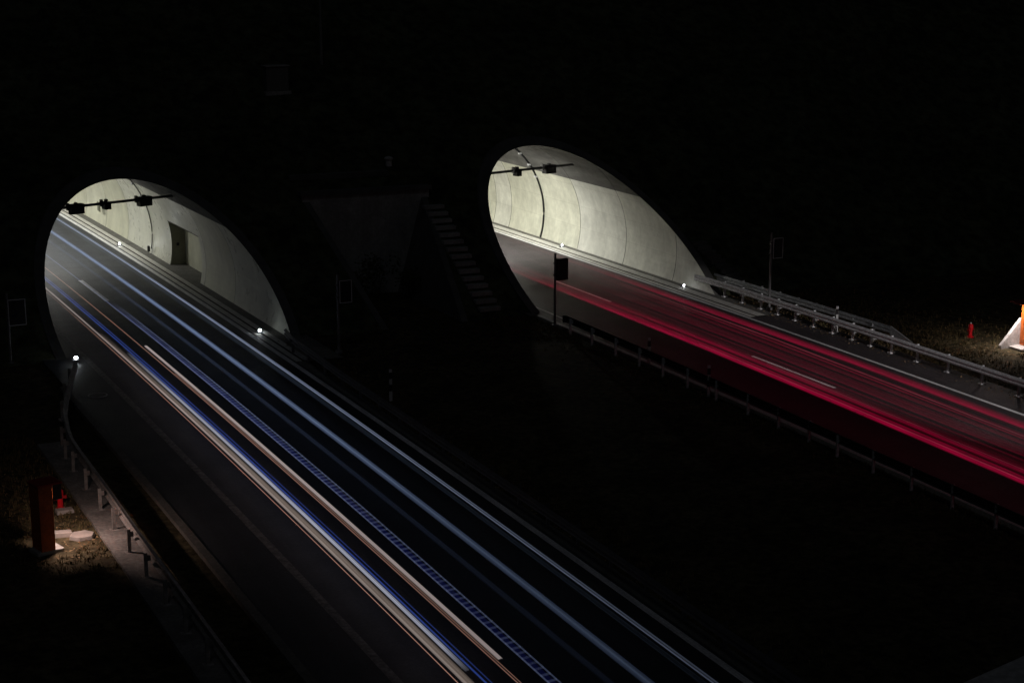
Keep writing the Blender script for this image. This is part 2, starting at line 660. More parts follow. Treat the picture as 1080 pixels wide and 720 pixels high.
struct(mb.build('concrete_strip', STRIP))

# ground and hillside
mb = MB(False)
g = 20
xs = [-450, -60, -20] + frange(0, 60, 3.) + [90, 450]
yy = [-150, -40, 0] + frange(12, 78, 3.) + [130]
gr = [[mb.p(x, y, -.1 - .00 + (.035 * math.sin(x * 1.7 + y) * math.sin(y * 1.3 - x * .6) if 0 < x < 60 and 10 < y < 79 else 0)) for x in xs] for y in yy]
for j in range(len(yy) - 1):
    for i in range(len(xs) - 1):
        mb.face([gr[j][i], gr[j][i + 1], gr[j + 1][i + 1], gr[j + 1][i]])
struct(mb.build('ground', SOIL, smooth=True, fixn=False))


def hillY(X, Z):
    t = min(1, max(0, (X - 12) / 31))
    return 70.85 + .85 * t + 1.63 * Z


def arc(T, r):
    a0 = math.asin((-.1 - T['zc']) / r)
    n = 48
    return [(T['xc'] + r * math.cos(PI - a0 - (PI - 2 * a0) * i / n), T['zc'] + r * math.sin(PI - a0 - (PI - 2 * a0) * i / n)) for i in range(n + 1)]


outline = [(-250, -.1), (-60, -.1), (0, -.1)] + arc(TL, TL['r'] + .3)
REC = [(26.2, -.1), (25.3, 4.95), (31.2, 4.95), (29.8, -.1)]
outline += REC + arc(TR, TR['r'] + .3) + [(60, -.1), (120, -.1), (350, -.1), (350, 24), (200, 24), (120, 24)]
outline += [(x, 24) for x in (60, 45, 30, 15, 0)] + [(-60, 24), (-250, 24)]
fine_ = []
for q, (ax, az) in enumerate(outline):
    bx, bz = outline[(q + 1) % len(outline)]
    L_ = math.hypot(bx - ax, bz - az)
    nn = max(1, int(L_ / 12.)) if L_ > 14 else max(1, int(L_ / 1.5))
    fine_ += [(ax + (bx - ax) * t / nn, az + (bz - az) * t / nn) for t in range(nn)]
from mathutils.geometry import tessellate_polygon
tris = tessellate_polygon([[Vector((x, z, 0)) for x, z in fine_]])
me = bpy.data.meshes.new('hillside')
me.from_pydata([tuple(W(x, hillY(x, z) + .02, z)) for x, z in fine_], [], [tuple(t) for t in tris])
me.materials.append(HILL)
ho = bpy.data.objects.new('hillside', me)
col.objects.link(ho)
struct(ho)
mb = MB()
pr = None
for (Y, Z) in ((110.8, 24), (125, 30), (150, 34), (220, 37), (500, 38)):
    row = [mb.p(x, Y + (hillY(x, 0) - 71), Z) for x in (-400, -120, 0, 15, 30, 45, 60, 150, 500)]
    if pr:
        for i in range(len(row) - 1):
            mb.face([pr[i], pr[i + 1], row[i + 1], row[i]])
    pr = row
struct(mb.build('hilltop', HILL, smooth=True, fixn=False))

# retaining wall set back into the slope between the two mouths
YW = 78.85
rw = thing('retaining_wall', 'wide concrete retaining wall recessed in the slope between the tunnel mouths', 'wall', W(28.2, YW, 0))


def rwpart(mb, name, m):
    o = mb.build(name, m, rw)
    o.matrix_parent_inverse = Matrix.Translation(-rw.location)
    return o


mb = MB()
mb.box(25.0, 31.5, YW, YW + .4, -.1, 4.95)
rwpart(mb, 'wall_panel', CONC)
mb = MB()
mb.box(24.9, 31.6, YW - .12, YW + .5, 4.952, 5.15)
rwpart(mb, 'coping', RIM)
for s in (0, 1):
    mb = MB()
    (xa, za), (xb, zb) = (REC[0], REC[1]) if s == 0 else (REC[3], REC[2])
    for i in range(6):
        pass
    a = mb.p(xa, hillY(xa, za), za)
    b = mb.p(xb, hillY(xb, zb), zb)
    c = mb.p(xa, YW, za)
    dx = -.3 if s == 0 else .3
    a2, b2, c2 = mb.p(xa + dx, hillY(xa, za), za), mb.p(xb + dx, hillY(xb, zb), zb), mb.p(xa + dx, YW, za)
    mb.face([a, b, c]); mb.face([a2, b2, c2]); mb.face([a, b, b2, a2]); mb.face([b, c, c2, b2]); mb.face([a, c, c2, a2])
    rwpart(mb, 'side_cheek', RIM)
# concrete channel on the slope above the wall
mb = MB()
mb.box(24.9, 30.0, hillY(27, 5.75) - .35, hillY(27, 5.75) + .3, 5.5, 5.78)
o = mb.build('drainage_channel', RIM, bevel=.02)
tag(o, 'long concrete drainage channel lying across the slope above the recessed wall', 'channel')
mb = MB(False)
mb.lathe([(.16, 0), (.16, .35), (.22, .36), (.22, .44), (.05, .5)], 16)
o = mb.build('marker_post', CONC_W)
o.location = W(30.3, hillY(30.3, 5.95), 5.9)
tag(o, 'short pale post at the right end of the drainage channel', 'post')

# concrete stairs up the slope beside each mouth


def stairs(x0, slant, za, zb, label, n, hw=.52):
    root = thing('concrete_stairs', label, 'stairs', W(x0, hillY(x0, za), za), 0, 'stairs up the slope')
    for i in range(n):
        z = za + (zb - za) * i / (n - 1)
        xc = x0 + slant * (z - za)
        y = hillY(xc, z)
        mb = MB()
        mb.box(xc - hw, xc + hw, y - .26, y + .08, z - .12, z + .07)
        o = mb.build('step', CONC if hw > .5 else RIM, root, bevel=.012)
        o.matrix_parent_inverse = Matrix.Translation(-root.location)


stairs(31.42, 0, .3, 4.2, 'steep concrete stairs between the recessed wall and the right tunnel mouth', 15)
stairs(45.05, -.45, .5, 2.0, 'steep concrete stairs just right of the right tunnel mouth', 9, .4)

# mast and cabinet high on the slope
mb = MB(False)
mb.lathe([(.09, 0), (.085, .6), (.05, 2.9), (.035, 5.6)], 10)
mast = mb.build('mast', POLE, smooth=False)
mast.location = W(29.6, hillY(29.6, 10.5), 10.5)
tag(mast, 'thin bare mast standing high on the dark slope', 'mast')
cab = thing('utility_cabinet', 'grey utility cabinet standing on the dark upper slope', 'cabinet', W(26.5, hillY(26.5, 9.4) + .2, 9.35), heading(87))
mb = MB(False); mb.box(-.6, .6, -.3, .3, 0, 1.25); mb.build('body', surf('grey_cabinet', (.13, .13, .12), .1, 4., .6), cab, bevel=.02)
mb = MB(False); mb.box(-.66, .66, -.36, .36, 1.252, 1.32); mb.build('lid', CONC, cab, bevel=.01)
mb = MB(False); mb.box(-.7, .7, -.4, .4, -.5, -.002); mb.build('plinth', CONC, cab)


# ---------------------------------------------------------------- guard rails
def rail_mesh(path, h, side, mat, name, root, w=.09, end=False):
    """W-beam: path of (X, Y), top at height h, bulging to side (+1 = +X)"""
    pr = [(0, h), (.5, h - .035), (1, h - .06), (1, h - .11), (.35, h - .15), (.35, h - .17), (1, h - .21), (1, h - .26), (.5, h - .285), (0, h - .32)]
    loop = [(a * w * side, z) for a, z in pr] + [(a * w * side - .012 * side, z) for a, z in reversed(pr)]
    mb = MB()
    pts = []
    for i in range(len(path) - 1):
        (xa, ya), (xb, yb) = path[i], path[i + 1]
        n = max(1, int(abs(yb - ya) / 1.))
        pts += [(xa + (xb - xa) * t / n, ya + (yb - ya) * t / n) for t in range(n)]
    pts.append(path[-1])
    prev = None
    N = len(loop)
    for i, (x, y) in enumerate(pts):
        a, b = pts[max(0, i - 1)], pts[min(len(pts) - 1, i + 1)]
        t = Vector((b[0] - a[0], b[1] - a[1])).normalized()
        nrm = Vector((abs(t.y), -t.x * (1 if t.y > 0 else -1)))
        ids = [mb.p(x + nrm.x * q, y + nrm.y * q, z) for q, z in loop]
        if prev:
            for j in range(N):
                mb.face([prev[j], prev[(j + 1) % N], ids[(j + 1) % N], ids[j]])
        else:
            mb.face(ids[::-1])
        prev = ids
    mb.face(prev)
    o = mb.build(name, mat, root)
    o.matrix_parent_inverse = root.matrix_world.inverted() if False else Matrix.Translation(-root.location)
    return o


def posts(root, spots, h, side, mat, plate=True):
    """C-shaped posts, each with a foot plate"""
    proto = None
    for (x, y) in spots:
        if proto is None:
            mb = MB(False)
            mb.box(-.05, .05, -.03, -.02, -.2, h)
            mb.box(-.05, -.04, -.02, .03, -.2, h)
            mb.box(.04, .05, -.02, .03, -.2, h)
            mb.box(side * .05, side * .13, -.04, .04, h - .22, h - .08)
            if plate:
                mb.box(-.13, .13, -.11, .11, -.03, .022)
            o = mb.build('post', mat, root)
            proto = o
        else:
            o = proto.copy()
            col.objects.link(o)
        o.matrix_parent_inverse = Matrix.Translation(-root.location)
        o.location = W(x, y, 0)
        o.rotation_euler = (0, 0, heading(y))


# right edge of the right road: front rail and a shorter rail behind it
RP = [(43.55, y) for y in (71.04, 69.45, 67.89, 66.5, 65.1, 63.68, 62.24, 60.8, 59.5, 58.1, 56.4, 54.45, 52.4, 50.3, 48.2, 46.1, 44.)]
root = thing('guard_rail', 'long pale guard rail along the far edge of the red streaked road', 'guard rail', W(43.5, 60, 0), 0, 'guard rails')
rail_mesh([(43.2, 73.2), (43.36, 71), (43.4, 40)], .76, -1, STEEL, 'beam', root, .085)
posts(root, RP, .74, -1, STEEL)
root = thing('guard_rail', 'shorter second guard rail just behind the long pale one, nearer the slope', 'guard rail', W(44.2, 66, 0), 0, 'guard rails')
rail_mesh([(44.05, 75.6), (44.2, 72), (44.4, 64.7), (44.5, 59.4)], .78, -1, STEEL, 'beam', root, .085)
posts(root, [(44.5, y) for y in (70.9, 69.3, 67.8, 66.3, 64.9, 63.4, 62.0, 60.6)], .76, -1, STEEL)
mb = MB()
for (a, b) in (((44.46, 59.4, .78), (44.46, 59.4, .46)),):
    i0 = mb.p(44.42, 59.4, .80); i1 = mb.p(44.42, 59.4, .44); i2 = mb.p(44.55, 58.3, .02); i3 = mb.p(44.55, 58.1, .35)
    j0 = mb.p(44.50, 59.4, .80); j1 = mb.p(44.50, 59.4, .44); j2 = mb.p(44.63, 58.3, .02); j3 = mb.p(44.63, 58.1, .35)
    for q in ((i0, i1, i2, i3), (j0, j1, j2, j3), (i0, i1, j1, j0), (i1, i2, j2, j1), (i2, i3, j3, j2), (i3, i0, j0, j3)):
        mb.face(list(q))
o = mb.build('end_plate', STEEL, root)
o.matrix_parent_inverse = Matrix.Translation(-root.location)

# near edge of the right road
root = thing('guard_rail', 'dark guard rail with rounded end between the grass and the red streaked road', 'guard rail', W(33, 55, 0), 0, 'guard rails')
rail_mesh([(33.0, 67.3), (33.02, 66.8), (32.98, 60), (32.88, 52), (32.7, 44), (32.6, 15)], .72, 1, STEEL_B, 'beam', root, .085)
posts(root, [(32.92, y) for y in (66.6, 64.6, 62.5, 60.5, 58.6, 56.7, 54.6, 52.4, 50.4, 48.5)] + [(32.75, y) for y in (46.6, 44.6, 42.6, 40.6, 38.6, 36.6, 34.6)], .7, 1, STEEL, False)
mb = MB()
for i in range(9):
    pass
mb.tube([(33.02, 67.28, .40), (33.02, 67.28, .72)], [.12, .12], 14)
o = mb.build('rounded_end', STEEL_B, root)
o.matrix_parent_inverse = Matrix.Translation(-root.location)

# far edge of the left road
root = thing('guard_rail', 'dim guard rail along the far edge of the road with white light streaks', 'guard rail', W(20.5, 50, 0), 0, 'guard rails')
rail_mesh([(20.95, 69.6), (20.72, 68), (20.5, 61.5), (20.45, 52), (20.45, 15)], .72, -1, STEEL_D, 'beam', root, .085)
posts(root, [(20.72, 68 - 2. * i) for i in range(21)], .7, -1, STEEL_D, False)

# near edge of the left road, flaring out from the mouth
root = thing('guard_rail', 'curved guard rail on foot plates along the near road edge beside the red cabinet', 'guard rail', W(9, 50, 0), 0, 'guard rails')
rail_mesh([(11.55, 67.4), (11.2, 66.1), (10.74, 64.45), (10.1, 62.), (9.62, 59.9), (9.28, 57.6), (9.16, 56.4), (9.12, 55), (9.08, 50.5), (9.02, 46.9), (9.0, 43.4), (8.98, 20)], .72, 1, STEEL_M, 'beam', root, .13)
posts(root, [(11.1, 66.2), (10.45, 63.9), (9.85, 61.4)] + [(9.18, 58.0), (8.98, 56.4), (8.93, 54.86), (8.92, 52.8), (8.9, 50.6), (8.88, 48.6), (8.86, 46.5), (8.85, 44.4), (8.85, 42.2), (8.85, 40.1), (8.85, 38)], .7, 1, STEEL_M)


# ---------------------------------------------------------------- delineators, signal posts, kerb lights, hydrants
def delineator(X, Y, label, h=1.15):
    root = thing('delineator_post', label, 'marker post', W(X, Y, 0), heading(Y), 'black and white delineator posts')
    pr = [(-.06, -.02), (.06, -.02), (.045, .05), (-.045, .05)]

    def seg(z0, z1, m, name):
        mb = MB(False)
        a = [mb.p(x, y, z0) for x, y in pr]
        b = [mb.p(x, y, z1) for x, y in pr]
        for j in range(4):
            mb.face([a[j], a[(j + 1) % 4], b[(j + 1) % 4], b[j]])
        mb.face(a[::-1]); mb.face(b)
        mb.build(name, m, root)
    seg(-.1, .30, WHITE, 'foot')
    seg(.301, .55, BLACK, 'band')
    seg(.551, .78, WHITE, 'body')
    seg(.781, 1.03, BLACK, 'reflector_band')
    seg(1.031, h, WHITE, 'cap')


delineator(33.2, 60.2, 'black and white delineator post at the dark guard rail by the red streaks')
delineator(21.7, 59.4, 'dim delineator post in the dark grass beside the blue streaks')
delineator(43.85, 62.4, 'pale delineator post between the two guard rails on the far side')
delineator(32.95, 55.2, 'darker delineator post further along the near guard rail of the right road')


def signal(X, Y, H, label, face=PI, w=.56, h=.98, x_off=.32):
    root = thing('signal_post', label, 'traffic signal', W(X, Y, 0), heading(Y), 'signal boards on posts')
    mb = MB(False)
    mb.lathe([(.16, -.1), (.16, .03), (.06, .04), (.052, H), (.02, H + .01)], 14)
    mb.build('pole', POLE, root)
    mb = MB(False)
    mb.box(x_off - w / 2, x_off + w / 2, -.10, .06, H - .25 - h, H - .25)
    b = mb.build('board', BLACK, root, bevel=.02)
    mb = MB(False)
    t = .035
    x0, x1, z0, z1 = x_off - w / 2, x_off + w / 2, H - .25 - h, H - .25
    y0, y1 = -.115, -.103
    mb.box(x0, x1, y0, y1, z1 - t, z1)
    mb.box(x0, x1, y0, y1, z0, z0 + t)
    mb.box(x0, x0 + t, y0, y1, z0 + t, z1 - t)
    mb.box(x1 - t, x1, y0, y1, z0 + t, z1 - t)
    mb.build('border', BORDER if face else BLACK, b)
    for k, zz in enumerate((H - .25 - h * .27, H - .25 - h * .73)):
        mb = MB(False)
        pts = [(x_off, -.10, zz), (x_off, -.135, zz)]
        mb.tube(pts, [.15, .15], 18)
        mb.build('signal_lens', BLACK, b)
    for zz in (H - .45, H - h):
        mb = MB(False)
        mb.box(-.07, .1, -.07, .07, zz - .03, zz + .03)
        mb.build('bracket', STEEL_D, root)
    return root


signal(33.13, 68.5, 3.3, 'dark signal board on a thin post in front of the right tunnel road', 0)
signal(44.0, 67.9, 3.6, 'bordered signal board on a post behind the far guard rails', 1)
signal(22.6, 67.6, 3.3, 'dim bordered signal board on a post between the tunnels, left of the recessed wall', 1)
signal(9.7, 71.0, 2.9, 'barely visible bordered signal board left of the left tunnel mouth', 1, .72, 1.1, .36)

KL_DIM = emit('kerb_lamp_dim', (.93, .97, 1.), 22.)
KL = emit('kerb_lamp', (.86, .94, 1.), 24.)


def kerb_light(X, Y, label, z=.0, s=1.):
    root = thing('kerb_light', label, 'marker light', W(X, Y, z), heading(Y), 'small marker lights along the kerbs')
    mb = MB(False)
    mb.box(-.13, .13, -.13, .13, 0, .05)
    mb.box(-.06, .06, .0, .1, .05, .14)
    mb.build('housing', STEEL_D, root, bevel=.01)
    mb = MB(False)
    n = 10
    for i in range(5):
        pass
    mb.lathe([(.01, 0), (.05 * s, .02), (.07 * s, .06), (.05 * s, .1), (.01, .12)], 12)
    o = mb.build('lens', KL if s > .9 else KL_DIM, root, smooth=True)
    o.location = (0, -.07, .07)


kerb_light(20.52, 97.1, 'small white kerb light deep inside the left tunnel', s=.8)
kerb_light(20.62, 72.3, 'bright white kerb light at the foot of the left tunnel wall near its mouth', s=1.)
kerb_light(12.1, 69.9, 'bright white marker light at the near corner of the left tunnel mouth', .1, 1.15)
kerb_light(42.85, 86.7, 'tiny white kerb light inside the right tunnel', s=.6)
kerb_light(42.9, 73.8, 'tiny white kerb light near the mouth of the right tunnel', s=.6)


def hydrant(X, Y, rz, label, h=.62):
    root = thing('hydrant', label, 'hydrant', W(X, Y, -.08), rz, 'red hydrants')
    mb = MB(False)
    mb.lathe([(.15, 0), (.15, .04), (.09, .06), (.085, h * .62), (.115, h * .64), (.115, h * .74), (.1, h * .9), (.05, h * .99), (.02, h)], 18)
    mb.build('body', RED, root, smooth=False)
    for s in (-1, 1):
        mb = MB(False)
        mb.tube([(0, 0, h * .55), (s * .16, 0, h * .55)], [.05, .05], 12)
        mb.tube([(s * .16, 0, h * .55), (s * .2, 0, h * .55)], [.062, .062], 12)
        mb.build('outlet', REDREF, root)
    mb = MB(False)
    mb.box(-.03, .03, -.03, .03, h, h + .05)
    mb.build('nut', STEEL, root)


hydrant(48.7, 59.4, .4, 'red hydrant in the lit grass behind the far guard rail')
hydrant(7.85, 51.4, .2, 'red hydrant in the lit grass beside the near orange cabinet', .68)


# ---------------------------------------------------------------- emergency cabinets
SOSL = emit('cabinet_lamp', (1., .70, .61), 560.)


def sos(X, Y, rz, label, lampcol, wedge):
    root = thing('emergency_cabinet', label, 'emergency phone', W(X, Y, -.05), rz, 'orange emergency cabinets')
    mb = MB(False)          # local -Y is the front
    mb.box(-.32, .32, -.24, .28 if wedge else .18, .08, 2.0)
    mb.build('body', ORANGE if wedge else ORANGE_D, root, bevel=.015)
    mb = MB(False)
    mb.box(-.27, .27, -.262, -.242, .25, 1.7)
    d = mb.build('door', ORANGE, root, bevel=.006)
    mb = MB(False)
    mb.box(.18, .21, -.29, -.264, .95, 1.15)
    mb.build('handle', BLACK, d)
    mb = MB(False)
    mb.box(-.35, .35, -.9 if wedge else -.55, .31 if wedge else .21, 2.002, 2.06)
    mb.build('canopy', REDREF, root, bevel=.01)
    if not wedge:  # screens added to cut the edges of the lamp's pool of light
        for q, yf, zb in ((-1, -.52, 1.55), (1, -.47, 1.4)):
            mb = MB(False)
            mb.box(q * .33, q * .31, yf, -.245, zb, 2.0)
            mb.build('added_screen', BLACK, root)
    mb = MB(False)
    e_ = -.34 if wedge else 0
    mb.box(-.22, .22, -.52 + e_, -.36 + e_, 1.95, 2.0)
    mb.build('lamp_housing', BLACK, root)
    mb = MB(False)
    a = [mb.p(-.2, -.5 + e_, 1.946), mb.p(-.2, -.38 + e_, 1.946), mb.p(.2, -.38 + e_, 1.946), mb.p(.2, -.5 + e_, 1.946)]
    mb.face(a)
    mb.build('lamp', lampcol, root, fixn=False)
    mb = MB(False)
    mb.box(-.46 if wedge else -.33, .46 if wedge else .33, -.8 if wedge else -.5, .36 if wedge else .3, -.15, .078)
    mb.build('plinth', CONC_W if wedge else CONC, root, bevel=.015)
    for q in wedge:      # cheek walls that slope down from the cabinet's front
        mb = MB(False)
        prf = [(.30, -.06), (-1.22, -.06), (-1.22, .10), (-.16, 1.22), (.30, 1.22)]
        a = [mb.p(q * .36, y, z) for y, z in prf]
        b = [mb.p(q * .53, y, z) for y, z in prf]
        mb.face(a); mb.face(b)
        for j in range(5):
            mb.face([a[j], a[(j + 1) % 5], b[(j + 1) % 5], b[j]])
        mb.build('cheek_wall', CONC_W, root, bevel=.015)
    return root


sos(49.62, 56.75, heading(57) - PI / 2, 'lit orange emergency cabinet with a white sloping cheek wall at the right edge', emit('cabinet_lamp_white', (1., .86, .79), 430.), (-1,))
sos(6.68, 47.75, heading(48) + PI / 2 + .25, 'orange emergency cabinet seen from its dark side beside the near guard rail', SOSL, ())


def slab(X, Y, pts, h, label, m=STONE, z=-.09, name='stone_slab'):
    mb = MB(False)
    n = len(pts)
    a = [mb.p(x, y, 0) for x, y in pts]
    b = [mb.p(x * .93, y * .93, h) for x, y in pts]
    mb.face(a[::-1]); mb.face(b)
    for j in range(n):
        mb.face([a[j], a[(j + 1) % n], b[(j + 1) % n], b[j]])
    o = mb.build(name, m, bevel=.02)
    o.location = W(X, Y, z)
    tag(o, label, 'stone')


slab(7.9, 48.55, [(-.36, -.1), (-.1, -.34), (.3, -.3), (.42, .05), (.2, .34), (-.22, .3)], .13, 'rounded pale stone slab in the lit grass by the near cabinet')
slab(7.42, 48.9, [(-.3, -.12), (.28, -.2), (.3, .1), (-.28, .2)], .16, 'narrow pale stone block just behind the rounded slab')
slab(7.9, 51.05, [(-.25, -.18), (.28, -.16), (.26, .17), (-.27, .2)], .12, 'small pale stone plate at the foot of the near red hydrant')

# manhole cover on the left road
mb = MB()
n = 28
prev = None
mh = thing('manhole_cover', 'round manhole cover in the dark asphalt below the left tunnel mouth', 'manhole cover', W(11.75, 64.3, .004))
mb = MB(False)
mb.lathe([(.38, 0), (.38, .008), (.33, .012), (.33, .006)], 28)
mb.build('frame_ring', KERB, mh)
mb = MB(False)
mb.lathe([(.32, .0), (.32, .013), (.3, .014)], 28)
mb.build('lid', PATHM, mh)


# ---------------------------------------------------------------- bushes, grass and litter
def bush(X, Y, z, r, label, n=420):
    root = thing('shrub', label, 'shrub', W(X, Y, z), 0, 'shrubs in front of the recessed wall')
    mb = MB(False)
    for i in range(5):
        a = random.random() * 2 * PI
        mb.tube([(0, 0, -.1), (.3 * r * math.cos(a), .3 * r * math.sin(a), .6 * r), (.6 * r * math.cos(a), .6 * r * math.sin(a), 1.2 * r)], [.03, .02, .008], 5)
    mb.build('stem', BARK, root)
    mb = MB(False)
    lob = [(random.uniform(-.5, .5) * r, random.uniform(-.4, .4) * r, random.uniform(.5, 1.2) * r, random.uniform(.35, .6) * r) for _ in range(7)]
    for i in range(n):
        lx, ly, lz, lr = random.choice(lob)
        d = Vector((random.gauss(0, 1), random.gauss(0, 1), random.gauss(0, 1))).normalized() * lr * random.random() ** .4
        c = Vector((lx, ly, lz)) + d
        u = Vector((random.gauss(0, 1), random.gauss(0, 1), random.gauss(0, .6))).normalized() * .09
        w = u.cross(Vector((random.gauss(0, 1), random.gauss(0, 1), random.gauss(0, 1)))).normalized() * .045
        mb.face([mb.p(*(c - u)), mb.p(*(c + w)), mb.p(*(c + u)), mb.p(*(c - w))])
    mb.build('foliage', LEAF, root, fixn=False)


bush(26.6, 76.4, .2, 1.1, 'leafy shrub at the left foot of the recessed wall')
bush(28.2, 77.4, .2, 1.3, 'taller leafy shrub at the middle of the recessed wall')
bush(29.6, 76.9, .2, .9, 'low leafy shrub at the right foot of the recessed wall')

mb = MB(False)


def tuft(X, Y, h, z=-.1, k=7):
    c = W(X, Y, z)
    for i in range(k):
        a = random.random() * 2 * PI
        l = h * random.uniform(.5, 1.2)
        lean = random.uniform(.15, .8) * l
        w = random.uniform(.006, .014)
        b = c + Vector((random.gauss(0, .05), random.gauss(0, .05), 0))
        d = Vector((math.cos(a), math.sin(a), 0))
        s = Vector((-d.y, d.x, 0)) * w
        m = b + d * lean * .4 + Vector((0, 0, l * .65))
        t = b + d * lean + Vector((0, 0, l * .9))
        i0, i1, i2, i3, i4 = mb.p(*(b - s)), mb.p(*(b + s)), mb.p(*(m + s * .8)), mb.p(*(m - s * .8)), mb.p(*t)
        mb.face([i0, i1, i2, i3])
        mb.face([i3, i2, i4])


for i in range(1500):
    x, y = random.uniform(5.2, 8.45), random.uniform(45.5, 60)
    if abs(x - 6.95) < .6 and 47 < y < 49.0:
        continue
    if math.hypot(x - 7.9, y - 48.5) < .42 or (47.6 < y < 48.3 and x < 8 and random.random() < .8):
        continue
    tuft(x, y, random.choice((.07, .1, .16)))
for i in range(2300):
    x = 44.2 + abs(random.gauss(0, 3.2))
    y = random.uniform(50, 71)
    if 48.0 < x < 50.2 and 56.0 < y < 57.5:
        continue
    tuft(x, y, random.choice((.06, .1, .16, .22)), k=6)
for i in range(1700):
    y = random.uniform(30, 72)
    x = 33.1 - abs(random.gauss(0, .9))
    tuft(x, y, random.choice((.06, .1, .15)), k=5)
for i in range(500):
    tuft(random.uniform(31., 33.4), random.uniform(66, 72), random.choice((.08, .14, .2)), k=6)
for i in range(700):
    tuft(21.3 + abs(random.gauss(0, .8)), random.uniform(28, 69), random.choice((.06, .1, .15)), k=5)
o = mb.build('grass', GRASS, fixn=False)
o['kind'] = 'stuff'

mb = MB(False)


def leaf(X, Y, z):
    c = W(X, Y, z + random.uniform(0, .04))
    u = Vector((random.gauss(0, 1), random.gauss(0, 1), random.gauss(0, .25))).normalized() * random.uniform(.025, .06)
    w = u.cross(Vector((random.gauss(0, .3), random.gauss(0, .3), 1))).normalized() * random.uniform(.02, .04)
    mb.face([mb.p(*(c - u)), mb.p(*(c + w)), mb.p(*(c + u)), mb.p(*(c - w))])


for i in range(5200):
    leaf(44. + abs(random.gauss(0, 2.6)), random.uniform(51, 72), -.08)
for i in range(700):
    leaf(random.uniform(42.9, 44.4), random.uniform(46, 70), .0)
for i in range(600):
    leaf(random.uniform(5.8, 8.5), random.uniform(46.5, 56), -.08)
for i in range(900):
    leaf(33.2 - abs(random.gauss(0, .25)), random.uniform(35, 69), -.06)
for i in range(500):
    leaf(20.75 + abs(random.gauss(0, .3)), random.uniform(35, 72), .0)
o = mb.build('leaf_litter', LITTER, fixn=False)
o['kind'] = 'stuff'

# the concrete coping of a wing wall below the viewpoint, its corner in the lower right
para = thing('wing_wall', 'concrete coping of a wing wall in the bottom right corner', 'wall', (0, 0, 0))
mb = MB(False)
#  top plane z = 9
pz = 9.
pa, pb = Vector((11.43, 14.09, pz)), Vector((12.59, 14.43, pz))
dv = (pb - pa).normalized()
nv = Vector((dv.y, -dv.x, 0))
q = [pa - dv * 3, pb + dv * 9, pb + dv * 9 + nv * 5, pa - dv * 3 + nv * 5]
a = [mb.p(*v) for v in q]
b = [mb.p(v.x, v.y, pz - .3) for v in q]
mb.face(a); mb.face(b)
for j in range(4):
    mb.face([a[j], a[(j + 1) % 4], b[(j + 1) % 4], b[j]])
mb.build('coping', CONC_W, para, bevel=.02)
mb = MB(False)
q2 = [pa - dv * 2.8 + nv * .2, pb + dv * 8.8 + nv * .2, pb + dv * 8.8 + nv * 4.8, pa - dv * 2.8 + nv * 4.8]
a = [mb.p(v.x, v.y, pz - .302) for v in q2]
b = [mb.p(v.x, v.y, -.2) for v in q2]
mb.face(a); mb.face(b)
for j in range(4):
    mb.face([a[j], a[(j + 1) % 4], b[(j + 1) % 4], b[j]])
mb.build('wall', CONC, para)


# ---------------------------------------------------------------- light trails over the road
def lerp_path(tab, y):
    if y <= tab[0][0]:
        return tab[0][1]
    for (a, u), (b, v) in zip(tab, tab[1:]):
        if y <= b:
            return u + (v - u) * (y - a) / (b - a)
    return tab[-1][1]


def trail(label, strands, mats, name='light_trail', group='white and blue light trails on the left road'):
    """strands: (X or table, height, radius, y0, y1, material index, glow table)"""
    mb = MB()
    for (X, h, r, y0, y1, mi, gl) in strands:
        ys = frange(y0, y1, 1.5)
        pts = [(lerp_path(X, y) if isinstance(X, list) else X, y, h) for y in ys]
        mb.tube(pts, r, 6, mi, True, [lerp_path(gl, y) for y in ys])
    o = mb.build(name, mats, glow=True, fixn=False)
    tag(o, label, 'light trail', group)
    return o


H0 = .65


def sc0(t, k):
    return [(a, b * k) for a, b in t]


PALE_B = emit('trail_grey_blue', (.42, .58, .90), .085, True, .15)
BLUE = emit('trail_blue', (.34, .46, .84), .078, True, .12)
DEEP = emit('trail_deep_blue', (.09, .20, .95), .11, True, .12)
NAVY = emit('trail_navy', (.05, .09, 1.0), .013, True)
PALE = emit('trail_pale_blue', (.58, .70, 1.0), .20, True, .12)
COOL = emit('trail_cool_white', (.76, .80, 1.0), .17, True, .08)
PINK = emit('trail_pink_white', (1., .84, .80), .125, True, .08)
GOLD = emit('trail_gold', (1., .79, .66), .040, True, .12)
RUST = emit('trail_rust', (1., .52, .38), .14, True, .1)
FADE = [(25, .13), (35, .20), (45, .34), (55, .6), (70, .9), (90, 1.), (150, 1.)]
FLAT = [(25, .55), (35, .7), (50, .95), (150, 1.)]

trail('broad soft blue light trail in the middle of the right lane', [
    (17.20 + .033 * i_, H0 + random.uniform(-.03, .05), random.uniform(.012, .024), 20, 150, i_ % 2, sc0(FADE, random.uniform(.7, 1.25))) for i_ in range(7)], [BLUE, PALE_B])
trail('very faint blue light trail between the broad one and the ladder patterned one', [
    (16.42 + .05 * i_, H0, .008, 20, 140, 0, sc0(FADE, random.uniform(.2, .5))) for i_ in range(4)], [BLUE])
trail('very faint pale light trail between the broad blue one and the far thin one', [
    (18.30 + .06 * i_, H0 + .05, .007, 20, 150, 0, sc0(FADE, random.uniform(.25, .6))) for i_ in range(3)], [PALE_B])
trail('thin pale double light trail nearest the far guard rail', [
    (18.62, H0, .017, 20, 150, 0, FADE), (18.665, H0 + .02, .008, 20, 150, 0, sc0(FADE, .7)), (18.72, H0, .010, 20, 150, 0, [(a, b * .6) for a, b in FADE])], [PALE])
# flickering lamp: two rails and the rungs between them
mb = MB()


def seg(pts, r, mi, gl):
    mb.tube(pts, r, 6, mi, True, gl)


